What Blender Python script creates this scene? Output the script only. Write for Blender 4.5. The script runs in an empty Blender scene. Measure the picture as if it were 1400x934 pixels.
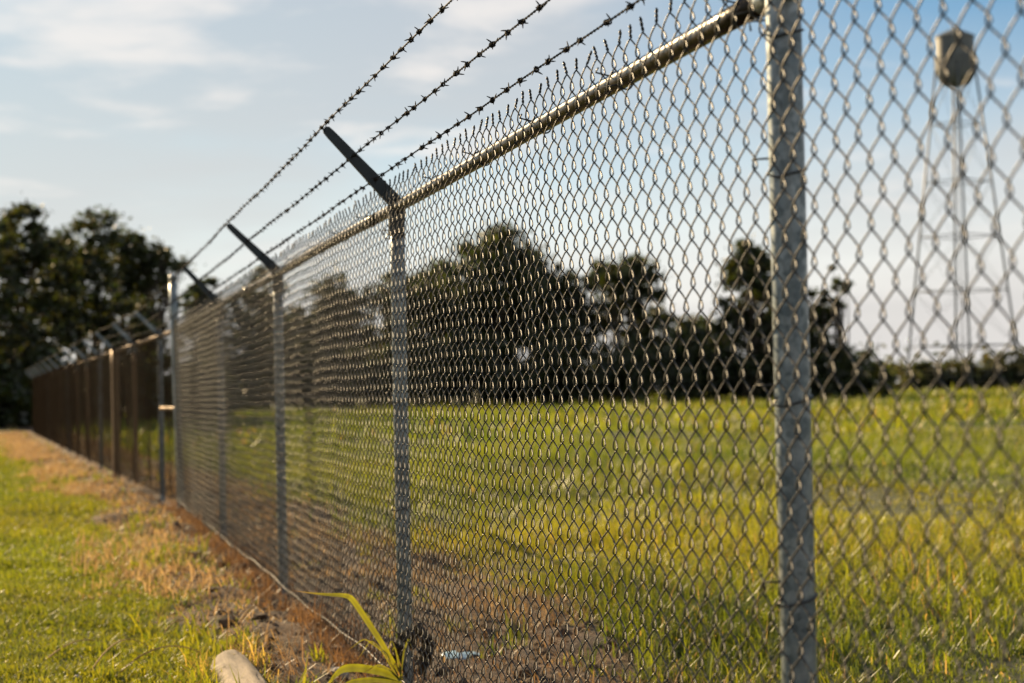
import bpy, math, random
import numpy as np
from mathutils import Matrix, Vector

R = math.radians
scn = bpy.context.scene
col = scn.collection
rng = np.random.default_rng(11)
random.seed(11)

# ------------------------------------------------------------------ camera
FPX, YAW, PITCH, ROLL, CAMZ = 2700.0, 0.2295, 0.0246, 0.0207, 0.8725
fw = Vector((math.sin(YAW) * math.cos(PITCH), math.cos(YAW) * math.cos(PITCH), math.sin(PITCH)))
rt = Vector((math.cos(YAW), -math.sin(YAW), 0))
up = rt.cross(fw)
r2 = rt * math.cos(ROLL) - up * math.sin(ROLL)
u2 = up * math.cos(ROLL) + rt * math.sin(ROLL)
cd = bpy.data.cameras.new('camera')
cam = bpy.data.objects.new('camera', cd)
col.objects.link(cam)
cam.matrix_world = Matrix(((r2.x, u2.x, -fw.x, 0), (r2.y, u2.y, -fw.y, 0), (r2.z, u2.z, -fw.z, CAMZ), (0, 0, 0, 1)))
cd.sensor_width = 36
cd.lens = 36 * FPX / 1400
cd.clip_start, cd.clip_end = 0.05, 6000
cd.dof.use_dof = True
cd.dof.focus_distance = 4.25
cd.dof.aperture_fstop = 5.2
cd.dof.aperture_blades = 9
scn.camera = cam

# ------------------------------------------------------------------ sky, sun, exposure
SUN_AZ, SUN_EL = R(-24), R(22)          # azimuth from +Y, negative to the left of the fence line
world = bpy.data.worlds.new('World')
scn.world = world
world.use_nodes = True
wn, wl = world.node_tree.nodes, world.node_tree.links
wn.clear()
def N(nodes, kind, **kw):
    n = nodes.new(kind)
    for k, v in kw.items():
        setattr(n, k, v)
    return n
wo = N(wn, 'ShaderNodeOutputWorld')
bg = N(wn, 'ShaderNodeBackground')
bg.inputs['Strength'].default_value = 0.05
sky = N(wn, 'ShaderNodeTexSky', sky_type='NISHITA', sun_disc=False)
sky.sun_elevation = SUN_EL
sky.sun_rotation = SUN_AZ
sky.air_density, sky.dust_density, sky.ozone_density = 1.0, 1.4, 2.5
SHX, SHY, PUX, PUY = 3.1, 1.8, 0.95, 4.45
# thin cloud sheets and small puffs, laid on a flat layer overhead
tc = N(wn, 'ShaderNodeTexCoord')
sep = N(wn, 'ShaderNodeSeparateXYZ')
wl.new(tc.outputs['Generated'], sep.inputs[0])
zz = N(wn, 'ShaderNodeMath', operation='MAXIMUM'); zz.inputs[1].default_value = 0.0
wl.new(sep.outputs['Z'], zz.inputs[0])
zo = N(wn, 'ShaderNodeMath', operation='ADD'); zo.inputs[1].default_value = 0.12
wl.new(zz.outputs[0], zo.inputs[0])
dv = N(wn, 'ShaderNodeVectorMath', operation='DIVIDE')
cz = N(wn, 'ShaderNodeCombineXYZ')
for i in range(3):
    wl.new(zo.outputs[0], cz.inputs[i])
wl.new(tc.outputs['Generated'], dv.inputs[0]); wl.new(cz.outputs[0], dv.inputs[1])
def cloud(scale, det, lo, hi, off, dist=0.0):
    mp = N(wn, 'ShaderNodeMapping'); mp.inputs['Location'].default_value = off
    wl.new(dv.outputs[0], mp.inputs[0])
    n = N(wn, 'ShaderNodeTexNoise'); n.inputs['Scale'].default_value = scale
    n.inputs['Detail'].default_value = det; n.inputs['Distortion'].default_value = dist
    wl.new(mp.outputs[0], n.inputs['Vector'])
    m = N(wn, 'ShaderNodeMapRange', interpolation_type='SMOOTHSTEP')
    m.inputs['From Min'].default_value = lo; m.inputs['From Max'].default_value = hi
    wl.new(n.outputs['Fac'], m.inputs['Value'])
    return m.outputs[0]
sheet = cloud(0.55, 5, 0.30, 0.62, (SHX, SHY, 0))
puff = cloud(2.3, 7, 0.55, 0.72, (PUX, PUY, 0), 0.2)
def wmix(fac, a, b, scale):
    s = N(wn, 'ShaderNodeMath', operation='MULTIPLY'); s.inputs[1].default_value = scale
    wl.new(fac, s.inputs[0])
    m = N(wn, 'ShaderNodeMix', data_type='RGBA')
    wl.new(s.outputs[0], m.inputs['Factor']); wl.new(a, m.inputs['A'])
    if isinstance(b, tuple): m.inputs['B'].default_value = b
    else: wl.new(b, m.inputs['B'])
    return m.outputs['Result']
# moist pale air low down, thinning with height, over the clear sky
lowair = N(wn, 'ShaderNodeMapRange', interpolation_type='SMOOTHSTEP')
lowair.inputs['From Min'].default_value = 0.0; lowair.inputs['From Max'].default_value = 0.235
lowair.inputs['To Min'].default_value = 1.0; lowair.inputs['To Max'].default_value = 0.0
wl.new(sep.outputs['Z'], lowair.inputs['Value'])
tintn = N(wn, 'ShaderNodeMix', data_type='RGBA', blend_type='MULTIPLY'); tintn.inputs['Factor'].default_value = 1
wl.new(sky.outputs[0], tintn.inputs['A']); tintn.inputs['B'].default_value = (0.15, 0.54, 0.77, 1)
c0 = wmix(lowair.outputs[0], tintn.outputs['Result'], (9.1, 8.5, 7.85, 1), 0.93)
c1 = wmix(sheet, c0, (5.2, 5.05, 4.95, 1), 0.75)
pfade = N(wn, 'ShaderNodeMapRange', interpolation_type='SMOOTHSTEP')
pfade.inputs['From Min'].default_value = 0.03; pfade.inputs['From Max'].default_value = 0.15
wl.new(sep.outputs['Z'], pfade.inputs['Value'])
pm = N(wn, 'ShaderNodeMath', operation='MULTIPLY')
wl.new(puff, pm.inputs[0]); wl.new(pfade.outputs[0], pm.inputs[1])
c2 = wmix(pm.outputs[0], c1, (8.2, 7.6, 7.1, 1), 0.62)
wl.new(c2, bg.inputs['Color']); wl.new(bg.outputs[0], wo.inputs[0])

sl = bpy.data.lights.new('sun', 'SUN')
sl.energy, sl.angle, sl.color = 5.0, R(0.6), (1.0, 0.73, 0.41)
sun = bpy.data.objects.new('sun', sl)
col.objects.link(sun)
sdir = Vector((math.sin(SUN_AZ) * math.cos(SUN_EL), math.cos(SUN_AZ) * math.cos(SUN_EL), math.sin(SUN_EL)))
sun.rotation_euler = sdir.to_track_quat('Z', 'Y').to_euler()
sun.location = (0, 0, 50)

vs = scn.view_settings
vs.view_transform, vs.look, vs.exposure, vs.gamma = 'Standard', 'None', 1.35, 1.0
vs.use_curve_mapping = False
scn.cycles.use_denoising = True
scn.cycles.max_bounces = 8
scn.cycles.transparent_max_bounces = 4

# ------------------------------------------------------------------ helpers
def tag(o, label=None, cat=None, group=None, kind=None):
    for k, v in (('label', label), ('category', cat), ('group', group), ('kind', kind)):
        if v: o[k] = v
    return o
def empty(name, loc=(0, 0, 0), label=None, cat=None, group=None):
    o = bpy.data.objects.new(name, None)
    o.empty_display_size = 0.2
    o.location = loc
    col.objects.link(o)
    return tag(o, label, cat, group)
def mesh_np(name, V, F, mats, colors=None, smooth=True):
    """V (n,3) array, F a (m,k) array (all faces alike) or a list of such arrays."""
    me = bpy.data.meshes.new(name)
    Fs = F if isinstance(F, list) else [F]
    Fs = [np.asarray(f, dtype=np.int32) for f in Fs if len(f)]
    V = np.asarray(V, dtype=np.float32)
    me.vertices.add(len(V)); me.vertices.foreach_set('co', V.ravel())
    loops = np.concatenate([f.ravel() for f in Fs])
    sizes = np.concatenate([np.full(len(f), f.shape[1], np.int32) for f in Fs])
    starts = np.concatenate(([0], np.cumsum(sizes)[:-1])).astype(np.int32)
    me.loops.add(len(loops)); me.loops.foreach_set('vertex_index', loops)
    me.polygons.add(len(sizes)); me.polygons.foreach_set('loop_start', starts)
    try: me.polygons.foreach_set('loop_total', sizes)
    except Exception: pass
    me.polygons.foreach_set('use_smooth', np.full(len(sizes), smooth))
    me.materials.append(mats)
    if colors is not None:
        a = me.attributes.new('tint', 'FLOAT_COLOR', 'POINT')
        c = np.ones((len(V), 4), np.float32); c[:, :3] = colors
        a.data.foreach_set('color', c.ravel())
    me.update(calc_edges=True)
    return me
def obj(name, me, parent=None, loc=(0, 0, 0), rot=(0, 0, 0)):
    o = bpy.data.objects.new(name, me)
    o.location = loc; o.rotation_euler = rot
    if parent is not None: o.parent = parent
    col.objects.link(o)
    return o
class MB:
    """collects shapes for ONE mesh"""
    def __init__(s): s.V = []; s.Q = []; s.T = []; s.n = 0
    def add(s, V, Q=None, T=None):
        s.V.append(np.asarray(V, float))
        if Q is not None and len(Q): s.Q.append(np.asarray(Q) + s.n)
        if T is not None and len(T): s.T.append(np.asarray(T) + s.n)
        s.n += len(V)
    def tube(s, P, r, k=8, cap=True, squash=None):
        P = np.asarray(P, float); n = len(P)
        r = np.broadcast_to(np.asarray(r, float), (n,))
        t = np.gradient(P, axis=0); t /= np.linalg.norm(t, axis=1, keepdims=True) + 1e-12
        ref = np.array([0.31, 0.17, 0.93]) if abs(t[:, 2]).mean() < 0.8 else np.array([0.9, 0.3, 0.1])
        a = np.cross(t, ref); a /= np.linalg.norm(a, axis=1, keepdims=True) + 1e-12
        b = np.cross(t, a)
        th = np.arange(k) * 2 * np.pi / k
        V = P[:, None] + r[:, None, None] * (np.cos(th)[None, :, None] * a[:, None] + np.sin(th)[None, :, None] * b[:, None])
        V = V.reshape(-1, 3)
        i = np.arange(n - 1)[:, None] * k; j = np.arange(k)[None]; j2 = (j + 1) % k
        Q = np.stack([i + j, i + j2, i + k + j2, i + k + j], -1).reshape(-1, 4)
        T = []
        if cap:
            V = np.vstack([V, P[:1], P[-1:]])
            jj = np.arange(k)
            T = np.vstack([np.stack([np.full(k, n * k), (jj + 1) % k, jj], -1),
                           np.stack([np.full(k, n * k + 1), (n - 1) * k + jj, (n - 1) * k + (jj + 1) % k], -1)])
        s.add(V, Q, T)
    def box(s, c, size, M=None):
        x, y, z = np.asarray(size) / 2
        V = np.array([[-x, -y, -z], [x, -y, -z], [x, y, -z], [-x, y, -z], [-x, -y, z], [x, -y, z], [x, y, z], [-x, y, z]])
        if M is not None: V = V @ np.asarray(M).T
        s.add(V + np.asarray(c), [[0, 3, 2, 1], [4, 5, 6, 7], [0, 1, 5, 4], [1, 2, 6, 5], [2, 3, 7, 6], [3, 0, 4, 7]])
    def lathe(s, prof, k=24, c=(0, 0, 0)):
        prof = np.asarray(prof, float); n = len(prof)
        th = np.arange(k) * 2 * np.pi / k
        V = np.stack([prof[:, 0:1] * np.cos(th), prof[:, 0:1] * np.sin(th), np.repeat(prof[:, 1:2], k, 1)], -1).reshape(-1, 3)
        i = np.arange(n - 1)[:, None] * k; j = np.arange(k)[None]; j2 = (j + 1) % k
        s.add(V + np.asarray(c), np.stack([i + j, i + j2, i + k + j2, i + k + j], -1).reshape(-1, 4))
    def build(s, name, mat, parent=None, smooth=True, loc=(0, 0, 0), rot=(0, 0, 0)):
        F = []
        if s.Q: F.append(np.vstack(s.Q))
        if s.T: F.append(np.vstack(s.T))
        return obj(name, mesh_np(name, np.vstack(s.V), F, mat, smooth=smooth), parent, loc, rot)

# ------------------------------------------------------------------ materials
def mat(name):
    m = bpy.data.materials.new(name); m.use_nodes = True
    m.node_tree.nodes.clear()
    return m, m.node_tree.nodes, m.node_tree.links
def noise(n, l, vec, scale, det=4, rough=0.55):
    t = N(n, 'ShaderNodeTexNoise'); t.inputs['Scale'].default_value = scale
    t.inputs['Detail'].default_value = det; t.inputs['Roughness'].default_value = rough
    l.new(vec, t.inputs['Vector']); return t.outputs['Fac']
def ramp(n, l, fac, stops):
    r = N(n, 'ShaderNodeValToRGB')
    while len(r.color_ramp.elements) < len(stops): r.color_ramp.elements.new(0.5)
    for e, (p, c) in zip(r.color_ramp.elements, stops):
        e.position = p; e.color = (*c, 1) if len(c) == 3 else c
    l.new(fac, r.inputs[0]); return r.outputs['Color']
def metal(name, dark, light, rough, scale=40, metallic=0.85, bump=0.15, spots=None, spec=0.5):
    m, n, l = mat(name)
    o = N(n, 'ShaderNodeOutputMaterial'); p = N(n, 'ShaderNodeBsdfPrincipled')
    g = N(n, 'ShaderNodeNewGeometry')
    f = noise(n, l, g.outputs['Position'], scale, 6)
    c = ramp(n, l, f, [(0.3, dark), (0.7, light)])
    if spots:
        f2 = noise(n, l, g.outputs['Position'], scale * 0.35, 8, 0.7)
        k = N(n, 'ShaderNodeMapRange'); k.inputs['From Min'].default_value = 0.52; k.inputs['From Max'].default_value = 0.66
        l.new(f2, k.inputs['Value'])
        mx = N(n, 'ShaderNodeMix', data_type='RGBA'); l.new(k.outputs[0], mx.inputs['Factor'])
        l.new(c, mx.inputs['A']); mx.inputs['B'].default_value = (*spots, 1); c = mx.outputs['Result']
        k2 = N(n, 'ShaderNodeMapRange'); k2.inputs['To Min'].default_value = metallic; k2.inputs['To Max'].default_value = metallic * 0.4
        l.new(k.outputs[0], k2.inputs['Value']); l.new(k2.outputs[0], p.inputs['Metallic'])
    else:
        p.inputs['Metallic'].default_value = metallic
    l.new(c, p.inputs['Base Color']); p.inputs['Specular IOR Level'].default_value = spec
    rr = N(n, 'ShaderNodeMapRange'); rr.inputs['To Min'].default_value = rough - 0.1; rr.inputs['To Max'].default_value = rough + 0.12
    l.new(f, rr.inputs['Value']); l.new(rr.outputs[0], p.inputs['Roughness'])
    b = N(n, 'ShaderNodeBump'); b.inputs['Strength'].default_value = bump; b.inputs['Distance'].default_value = 0.002
    l.new(noise(n, l, g.outputs['Position'], scale * 6, 3), b.inputs['Height']); l.new(b.outputs[0], p.inputs['Normal'])
    l.new(p.outputs[0], o.inputs[0])
    return m
M_WIRE = metal('galvanised_wire', (0.026, 0.029, 0.031), (0.06, 0.062, 0.062), 0.46, 60, 0.22, spec=0.24)
def spangle(name):
    m, n, l = mat(name)
    o = N(n, 'ShaderNodeOutputMaterial'); p = N(n, 'ShaderNodeBsdfPrincipled'); g = N(n, 'ShaderNodeNewGeometry')
    v = N(n, 'ShaderNodeTexVoronoi'); v.inputs['Scale'].default_value = 95; l.new(g.outputs['Position'], v.inputs['Vector'])
    sx = N(n, 'ShaderNodeSeparateXYZ'); l.new(v.outputs['Color'], sx.inputs[0])
    f = noise(n, l, g.outputs['Position'], 14, 7, 0.7)
    ad = N(n, 'ShaderNodeMath', operation='MULTIPLY_ADD'); ad.inputs[1].default_value = 0.22
    l.new(sx.outputs[0], ad.inputs[0]); l.new(f, ad.inputs[2])
    c = ramp(n, l, ad.outputs[0], [(0.36, (0.065, 0.088, 0.098)), (0.56, (0.145, 0.178, 0.19)), (0.80, (0.29, 0.325, 0.335))])
    mp = N(n, 'ShaderNodeMapping'); mp.inputs['Scale'].default_value = (30, 30, 3); l.new(g.outputs['Position'], mp.inputs[0])
    st = noise(n, l, mp.outputs[0], 1.2, 6, 0.7)
    k = N(n, 'ShaderNodeMapRange'); k.inputs['From Min'].default_value = 0.58; k.inputs['From Max'].default_value = 0.74; k.inputs['To Max'].default_value = 0.6
    l.new(st, k.inputs['Value'])
    mx = N(n, 'ShaderNodeMix', data_type='RGBA'); l.new(k.outputs[0], mx.inputs['Factor']); l.new(c, mx.inputs['A']); mx.inputs['B'].default_value = (0.10, 0.075, 0.05, 1)
    l.new(mx.outputs['Result'], p.inputs['Base Color'])
    p.inputs['Metallic'].default_value = 0.55
    rr = N(n, 'ShaderNodeMapRange'); rr.inputs['To Min'].default_value = 0.30; rr.inputs['To Max'].default_value = 0.5
    l.new(sx.outputs[1], rr.inputs['Value']); l.new(rr.outputs[0], p.inputs['Roughness'])
    b = N(n, 'ShaderNodeBump'); b.inputs['Strength'].default_value = 0.25; b.inputs['Distance'].default_value = 0.001
    l.new(noise(n, l, g.outputs['Position'], 90, 5), b.inputs['Height']); l.new(b.outputs[0], p.inputs['Normal'])
    l.new(p.outputs[0], o.inputs[0])
    return m
M_POST = spangle('galvanised_post')
M_RAIL = metal('weathered_rail', (0.014, 0.010, 0.007), (0.034, 0.025, 0.017), 0.27, 26, 0.25, 0.25, (0.022, 0.012, 0.008), spec=0.2)
M_ARM = metal('barb_arm_steel', (0.012, 0.019, 0.022), (0.026, 0.036, 0.040), 0.55, 30, 0.2)
M_BARB = metal('barbed_wire_steel', (0.012, 0.012, 0.012), (0.03, 0.028, 0.026), 0.75, 80, 0.1, 0.15, (0.03, 0.018, 0.012), spec=0.2)
M_RUST = metal('rusty_pipe', (0.17, 0.10, 0.05), (0.36, 0.23, 0.12), 0.5, 30, 0.4)
M_TANK = metal('tower_paint', (0.075, 0.088, 0.085), (0.125, 0.135, 0.128), 0.5, 0.8, 0.0, 0.05)

def leafy(name, trans=0.45, gloss=0.04, tintmul=(1, 1, 1)):
    m, n, l = mat(name)
    o = N(n, 'ShaderNodeOutputMaterial')
    a = N(n, 'ShaderNodeAttribute', attribute_name='tint')
    d = N(n, 'ShaderNodeBsdfDiffuse'); t = N(n, 'ShaderNodeBsdfTranslucent'); g = N(n, 'ShaderNodeBsdfGlossy')
    g.inputs['Roughness'].default_value = 0.45
    l.new(a.outputs['Color'], d.inputs['Color'])
    tm = N(n, 'ShaderNodeMix', data_type='RGBA', blend_type='MULTIPLY'); tm.inputs['Factor'].default_value = 1
    l.new(a.outputs['Color'], tm.inputs['A']); tm.inputs['B'].default_value = (*tintmul, 1)
    l.new(tm.outputs['Result'], t.inputs['Color'])
    m1 = N(n, 'ShaderNodeMixShader'); m1.inputs[0].default_value = trans
    l.new(d.outputs[0], m1.inputs[1]); l.new(t.outputs[0], m1.inputs[2])
    m2 = N(n, 'ShaderNodeMixShader'); m2.inputs[0].default_value = gloss
    l.new(m1.outputs[0], m2.inputs[1]); l.new(g.outputs[0], m2.inputs[2])
    l.new(m2.outputs[0], o.inputs[0])
    return m
M_GRASS = leafy('grass_blade', 0.5, 0.05, (1.9, 1.6, 0.8))
M_STRAW = leafy('dry_straw', 0.35, 0.05, (1.3, 1.1, 0.8))
M_LEAF = leafy('tree_leaf', 0.42, 0.05, (1.9, 1.6, 0.7))
M_DEADLEAF = leafy('withered_leaf', 0.15, 0.03)

def bark(name, a, b, scale):
    m, n, l = mat(name)
    o = N(n, 'ShaderNodeOutputMaterial'); p = N(n, 'ShaderNodeBsdfPrincipled'); g = N(n, 'ShaderNodeTexCoord')
    mp = N(n, 'ShaderNodeMapping'); mp.inputs['Scale'].default_value = (1, 0.10, 1)
    l.new(g.outputs['Object'], mp.inputs[0])
    f = noise(n, l, mp.outputs[0], scale, 8, 0.65)
    l.new(ramp(n, l, f, [(0.34, a), (0.62, b)]), p.inputs['Base Color'])
    p.inputs['Roughness'].default_value = 0.9
    bp = N(n, 'ShaderNodeBump'); bp.inputs['Strength'].default_value = 0.7; bp.inputs['Distance'].default_value = 0.01
    l.new(f, bp.inputs['Height']); l.new(bp.outputs[0], p.inputs['Normal']); l.new(p.outputs[0], o.inputs[0])
    return m
M_BARK = bark('tree_bark', (0.03, 0.022, 0.016), (0.10, 0.08, 0.06), 12)
M_LOG = bark('weathered_log', (0.03, 0.021, 0.014), (0.25, 0.20, 0.145), 22)
M_STALK = bark("dry_stalk", (0.30, 0.17, 0.06), (0.48, 0.32, 0.14), 20)
M_CLOD = bark('soil_clod', (0.03, 0.018, 0.01), (0.13, 0.08, 0.045), 30)
M_STONE = bark('pale_stone', (0.22, 0.20, 0.17), (0.45, 0.42, 0.37), 30)

# ------------------------------------------------------------------ terrain
D, L, Y1 = 0.9814, 3.1, 2.5307            # fence line x, post spacing, y of the corner post
Y5 = 15.783
BEND = math.tan(0.0394)
ZB = 0.055                                # bottom of the fence fabric
ZR = ZB + 1.3562                          # top rail centre
def xf(y):
    return np.where(y < Y5, D, D - (y - Y5) * BEND)
def vnoise(x, y, seed):
    """smooth value noise"""
    xi, yi = np.floor(x).astype(np.int64), np.floor(y).astype(np.int64)
    fx, fy = x - xi, y - yi
    fx, fy = fx * fx * (3 - 2 * fx), fy * fy * (3 - 2 * fy)
    def h(a, b):
        k = (a * 374761393 + b * 668265263 + seed * 1442695041) & 0xffffffff
        k = ((k ^ (k >> 13)) * 1274126177) & 0xffffffff
        return ((k ^ (k >> 16)) & 0xffff) / 65535.0
    return (h(xi, yi) * (1 - fx) + h(xi + 1, yi) * fx) * (1 - fy) + (h(xi, yi + 1) * (1 - fx) + h(xi + 1, yi + 1) * fx) * fy
def fbm(x, y, seed, sc=1.0, o=3):
    t = 0; a = 0.5
    for i in range(o):
        t = t + a * (vnoise(x * sc, y * sc, seed + i) - 0.5); a *= 0.5; sc *= 2.1
    return t
def strip(x, y):
    """1 on the killed strip along the fence, 0 on the living grass"""
    sd = x - xf(y)
    lw = 0.42 + 0.018 * np.clip(y - 5, 0, 30) + 0.85 * fbm(x, y, 3, 1.5)
    rw = 0.95 + 0.7 * fbm(x, y, 4, 1.1)
    a = np.clip((sd + lw) / 0.16 + 0.5, 0, 1); b = np.clip((rw - sd) / 0.3 + 0.5, 0, 1)
    return a * b
def gh(x, y):
    near = np.exp(-np.maximum(0, y - 20) / 25.0)
    s = strip(x, y)
    sd = x - xf(y)
    z = 0.05 * fbm(x, y, 7, 0.35) * near + s * near * (0.15 * fbm(x, y, 9, 2.2, 5)) + 0.02 * fbm(x, y, 12, 1.5) * near
    z = z + 0.035 * np.exp(-((sd + 0.32) / 0.14) ** 2) * near - 0.02 * np.exp(-(sd / 0.12) ** 2)
    # low hummocks in the field
    z = z + np.where(sd > 0.8, 0.34 * fbm(x, y, 21, 0.5, 2), 0) * near * np.clip((sd - 0.8) / 1.5, 0, 1)
    return z
def graded(a, b, lo, hi, step, grow=1.22):
    m = list(np.arange(lo, hi + 1e-6, step)); s = step
    while m[-1] < b: s *= grow; m.append(m[-1] + s)
    s = step
    while m[0] > a: s *= grow; m.insert(0, m[0] - s)
    return np.array(m)
gx = graded(-900, 900, -2.2, 6.5, 0.07); gy = graded(-60, 2200, 3.0, 20.0, 0.08)
X, Y = np.meshgrid(gx, gy)
G = np.stack([X, Y, gh(X, Y)], -1).reshape(-1, 3)
nx, ny = len(gx), len(gy)
i = (np.arange(ny - 1)[:, None] * nx + np.arange(nx - 1)[None]).ravel()
m, n, l = mat('ground_soil')
o_ = N(n, 'ShaderNodeOutputMaterial'); p_ = N(n, 'ShaderNodeBsdfPrincipled'); g_ = N(n, 'ShaderNodeNewGeometry')
at = N(n, 'ShaderNodeAttribute', attribute_name='tint')
f1 = noise(n, l, g_.outputs['Position'], 4.5, 9, 0.72)
soil = ramp(n, l, f1, [(0.36, (0.018, 0.011, 0.007)), (0.5, (0.055, 0.031, 0.016)), (0.68, (0.16, 0.095, 0.048))])
f2 = noise(n, l, g_.outputs['Position'], 1.4, 8, 0.7)
turf = ramp(n, l, f2, [(0.3, (0.025, 0.035, 0.006)), (0.55, (0.045, 0.055, 0.010)), (0.75, (0.075, 0.075, 0.018))])
mx = N(n, 'ShaderNodeMix', data_type='RGBA')
l.new(at.outputs['Fac'], mx.inputs['Factor']); l.new(turf, mx.inputs['A']); l.new(soil, mx.inputs['B'])
l.new(mx.outputs['Result'], p_.inputs['Base Color']); p_.inputs['Roughness'].default_value = 1.0
bp = N(n, 'ShaderNodeBump'); bp.inputs['Strength'].default_value = 0.9; bp.inputs['Distance'].default_value = 0.02
l.new(noise(n, l, g_.outputs['Position'], 35, 8, 0.7), bp.inputs['Height']); l.new(bp.outputs[0], p_.inputs['Normal'])
l.new(p_.outputs[0], o_.inputs[0])
s = strip(G[:, 0], G[:, 1])
ground = obj('ground', mesh_np('ground', G, np.stack([i, i + 1, i + nx + 1, i + nx], -1), m, np.repeat(s[:, None], 3, 1)))
tag(ground, 'level ground of mown lawn, bare brown strip and green field', 'ground', kind='structure')

# ------------------------------------------------------------------ chain-link fence
fence = empty('chain_link_fence', (D, Y1, 0), 'galvanised chain-link fence with three strands of barbed wire on slanted arms', 'fence')
P_W, WS, WR, NH = 0.0722, 0.03523, 0.00148, 39
ZT = ZB - 0.008 + NH * P_W / 2
XM = -0.036                                # fabric hangs on the lawn side of the posts
BEG = -0.06                                # (fence coordinates: x across, y along from the corner post, z up)
def warp(P):
    y, z = P[:, 1], P[:, 2]
    q = P.copy()
    k = np.clip((ZT + 0.03 - z) / 0.15, 0, 1) * np.clip((z - 0.03) / 0.12, 0.15, 1)
    q[:, 0] += k * (0.003 * np.sin(1.1 * y + 1.1 * z) + 0.0012 * np.sin(3.1 * y - 3.7 * z + 1))
    q[:, 1] += 0.0028 * np.sin(4.1 * z + 3.3 * y) + 0.0022 * np.sin(11 * z - 7 * y + 2) + 0.0012 * np.sin(29 * z + 17 * y)
    q[:, 2] += 0.0025 * np.sin(6.1 * y + 0.8 * z) + 0.0018 * np.sin(17 * y + 5 * z + 1.3)
    for (yc, zc, rad, dx, dz) in DENTS:
        g = np.exp(-((y - yc) ** 2 + (z - zc) ** 2) / (2 * rad * rad))
        q[:, 0] += dx * g; q[:, 2] += dz * g; q[:, 1] += 0.4 * dz * g * np.sign(yc - y)
    return q
DENTS = [(0.75, 0.62, 0.10, 0.010, -0.006), (2.1, 0.30, 0.14, -0.012, 0.007), (1.5, 1.05, 0.12, 0.008, -0.007), (-0.25, 0.88, 0.07, -0.008, 0.006),
         (3.9, 0.22, 0.16, -0.014, 0.010), (5.2, 0.7, 0.2, 0.012, -0.006), (0.3, 0.24, 0.10, -0.01, 0.009)]
def wire_path(idx, ts, twist=True, jit=True):
    """one spiral picket wire of the fabric, flattened helix; idx counts from the corner post"""
    A = WS / 2 + WR * 1.3
    dp = 0.0058
    t = (np.arange(NH)[:, None] + np.asarray(ts)[None]).ravel()
    t = np.append(t, NH)
    s0 = 1 if (idx % 2 == 0) else -1
    ph = np.pi * (NH - t)                   # 0 at the top
    c = np.cos(ph)
    x = s0 * A * np.arcsin(0.86 * c) / np.arcsin(0.86)
    d = np.sin(ph); dep = s0 * dp * np.sign(d) * np.abs(d) ** 0.6
    if jit:
        jr = np.random.default_rng(idx + 5000)
        x = x + jr.normal(0, 0.0006); zoff = jr.normal(0, 0.0008)
    else: zoff = 0
    z = ZB - 0.008 + t * P_W / 2 + zoff
    yc = (idx + 0.5) * WS
    P = np.stack([XM + dep, yc + x, z], -1)
    if twist:
        jr = np.random.default_rng(idx // 2 + 900)
        nt = 13; u = np.linspace(0.08, 1, nt); ln = jr.uniform(0.019, 0.026)
        lean = jr.normal(0, 0.16, 2); a0 = jr.uniform(0, 6.28) if False else 0.0
        ang = a0 + u * 2 * np.pi * 1.6 + (0 if s0 > 0 else np.pi)
        kn = yc + s0 * WS / 2
        rr = WR * (1.0 + 0.5 * (u > 0.93))
        tw = np.stack([XM + rr * np.sin(ang) + lean[0] * ln * u, kn + rr * np.cos(ang) + lean[1] * ln * u, ZT + zoff + ln * u], -1)
        P = np.vstack([P, tw])
    return warp(P)
TS_FINE = [0, 0.045, 0.11, 0.21, 0.40, 0.60, 0.79, 0.89, 0.955]
TS_MID = [0, 0.05, 0.13, 0.32, 0.5, 0.68, 0.87, 0.95]
TS_LOW = [0, 0.07, 0.25, 0.5, 0.75, 0.93]
i0 = -int(2.1 / WS)
i1 = int((Y5 - Y1 - 0.04) / WS)
NEARW = i0 + 298
for idx in range(i0, NEARW):
    b = MB()
    yy = idx * WS
    fine = yy < L + 2.0
    b.tube(wire_path(idx, TS_FINE if fine else TS_MID), WR, 5, cap=False)
    b.build('wire', M_WIRE, fence)
b = MB()
for idx in range(NEARW, i1):
    b.tube(wire_path(idx, TS_MID), WR, 5, cap=False)
tag(b.build('wire_fabric', M_WIRE, fence), kind='stuff')

post_y = [-L, 0, L, 2 * L, 3 * L, Y5 - Y1]
def post(y, top, r, lean=(0, 0), name='post', cap=True, parent=fence, x=0.0, m=M_POST):
    b = MB()
    zs = np.linspace(-0.25, top, 9)
    b.tube([(x + lean[0] * z, y + lean[1] * z, z) for z in zs], r, 20)
    o = b.build(name, m, parent)
    if cap:
        b = MB()
        b.lathe([(0.0005, 0.035), (r * 0.7, 0.028), (r * 1.08, 0.012), (r * 1.1, -0.02), (r * 1.02, -0.02)], 18, (x + lean[0] * top, y + lean[1] * top, top))
        b.build('post_cap', m, o)
    return o
post(-L, ZR - 0.02, 0.022, cap=False)
post(0, ZR + 0.42, 0.0245)
for k in (1, 2, 3): post(k * L, ZR - 0.012, 0.0215, cap=False)
post(Y5 - Y1, ZR + 0.40, 0.03, (-0.02, 0.0))

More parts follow.
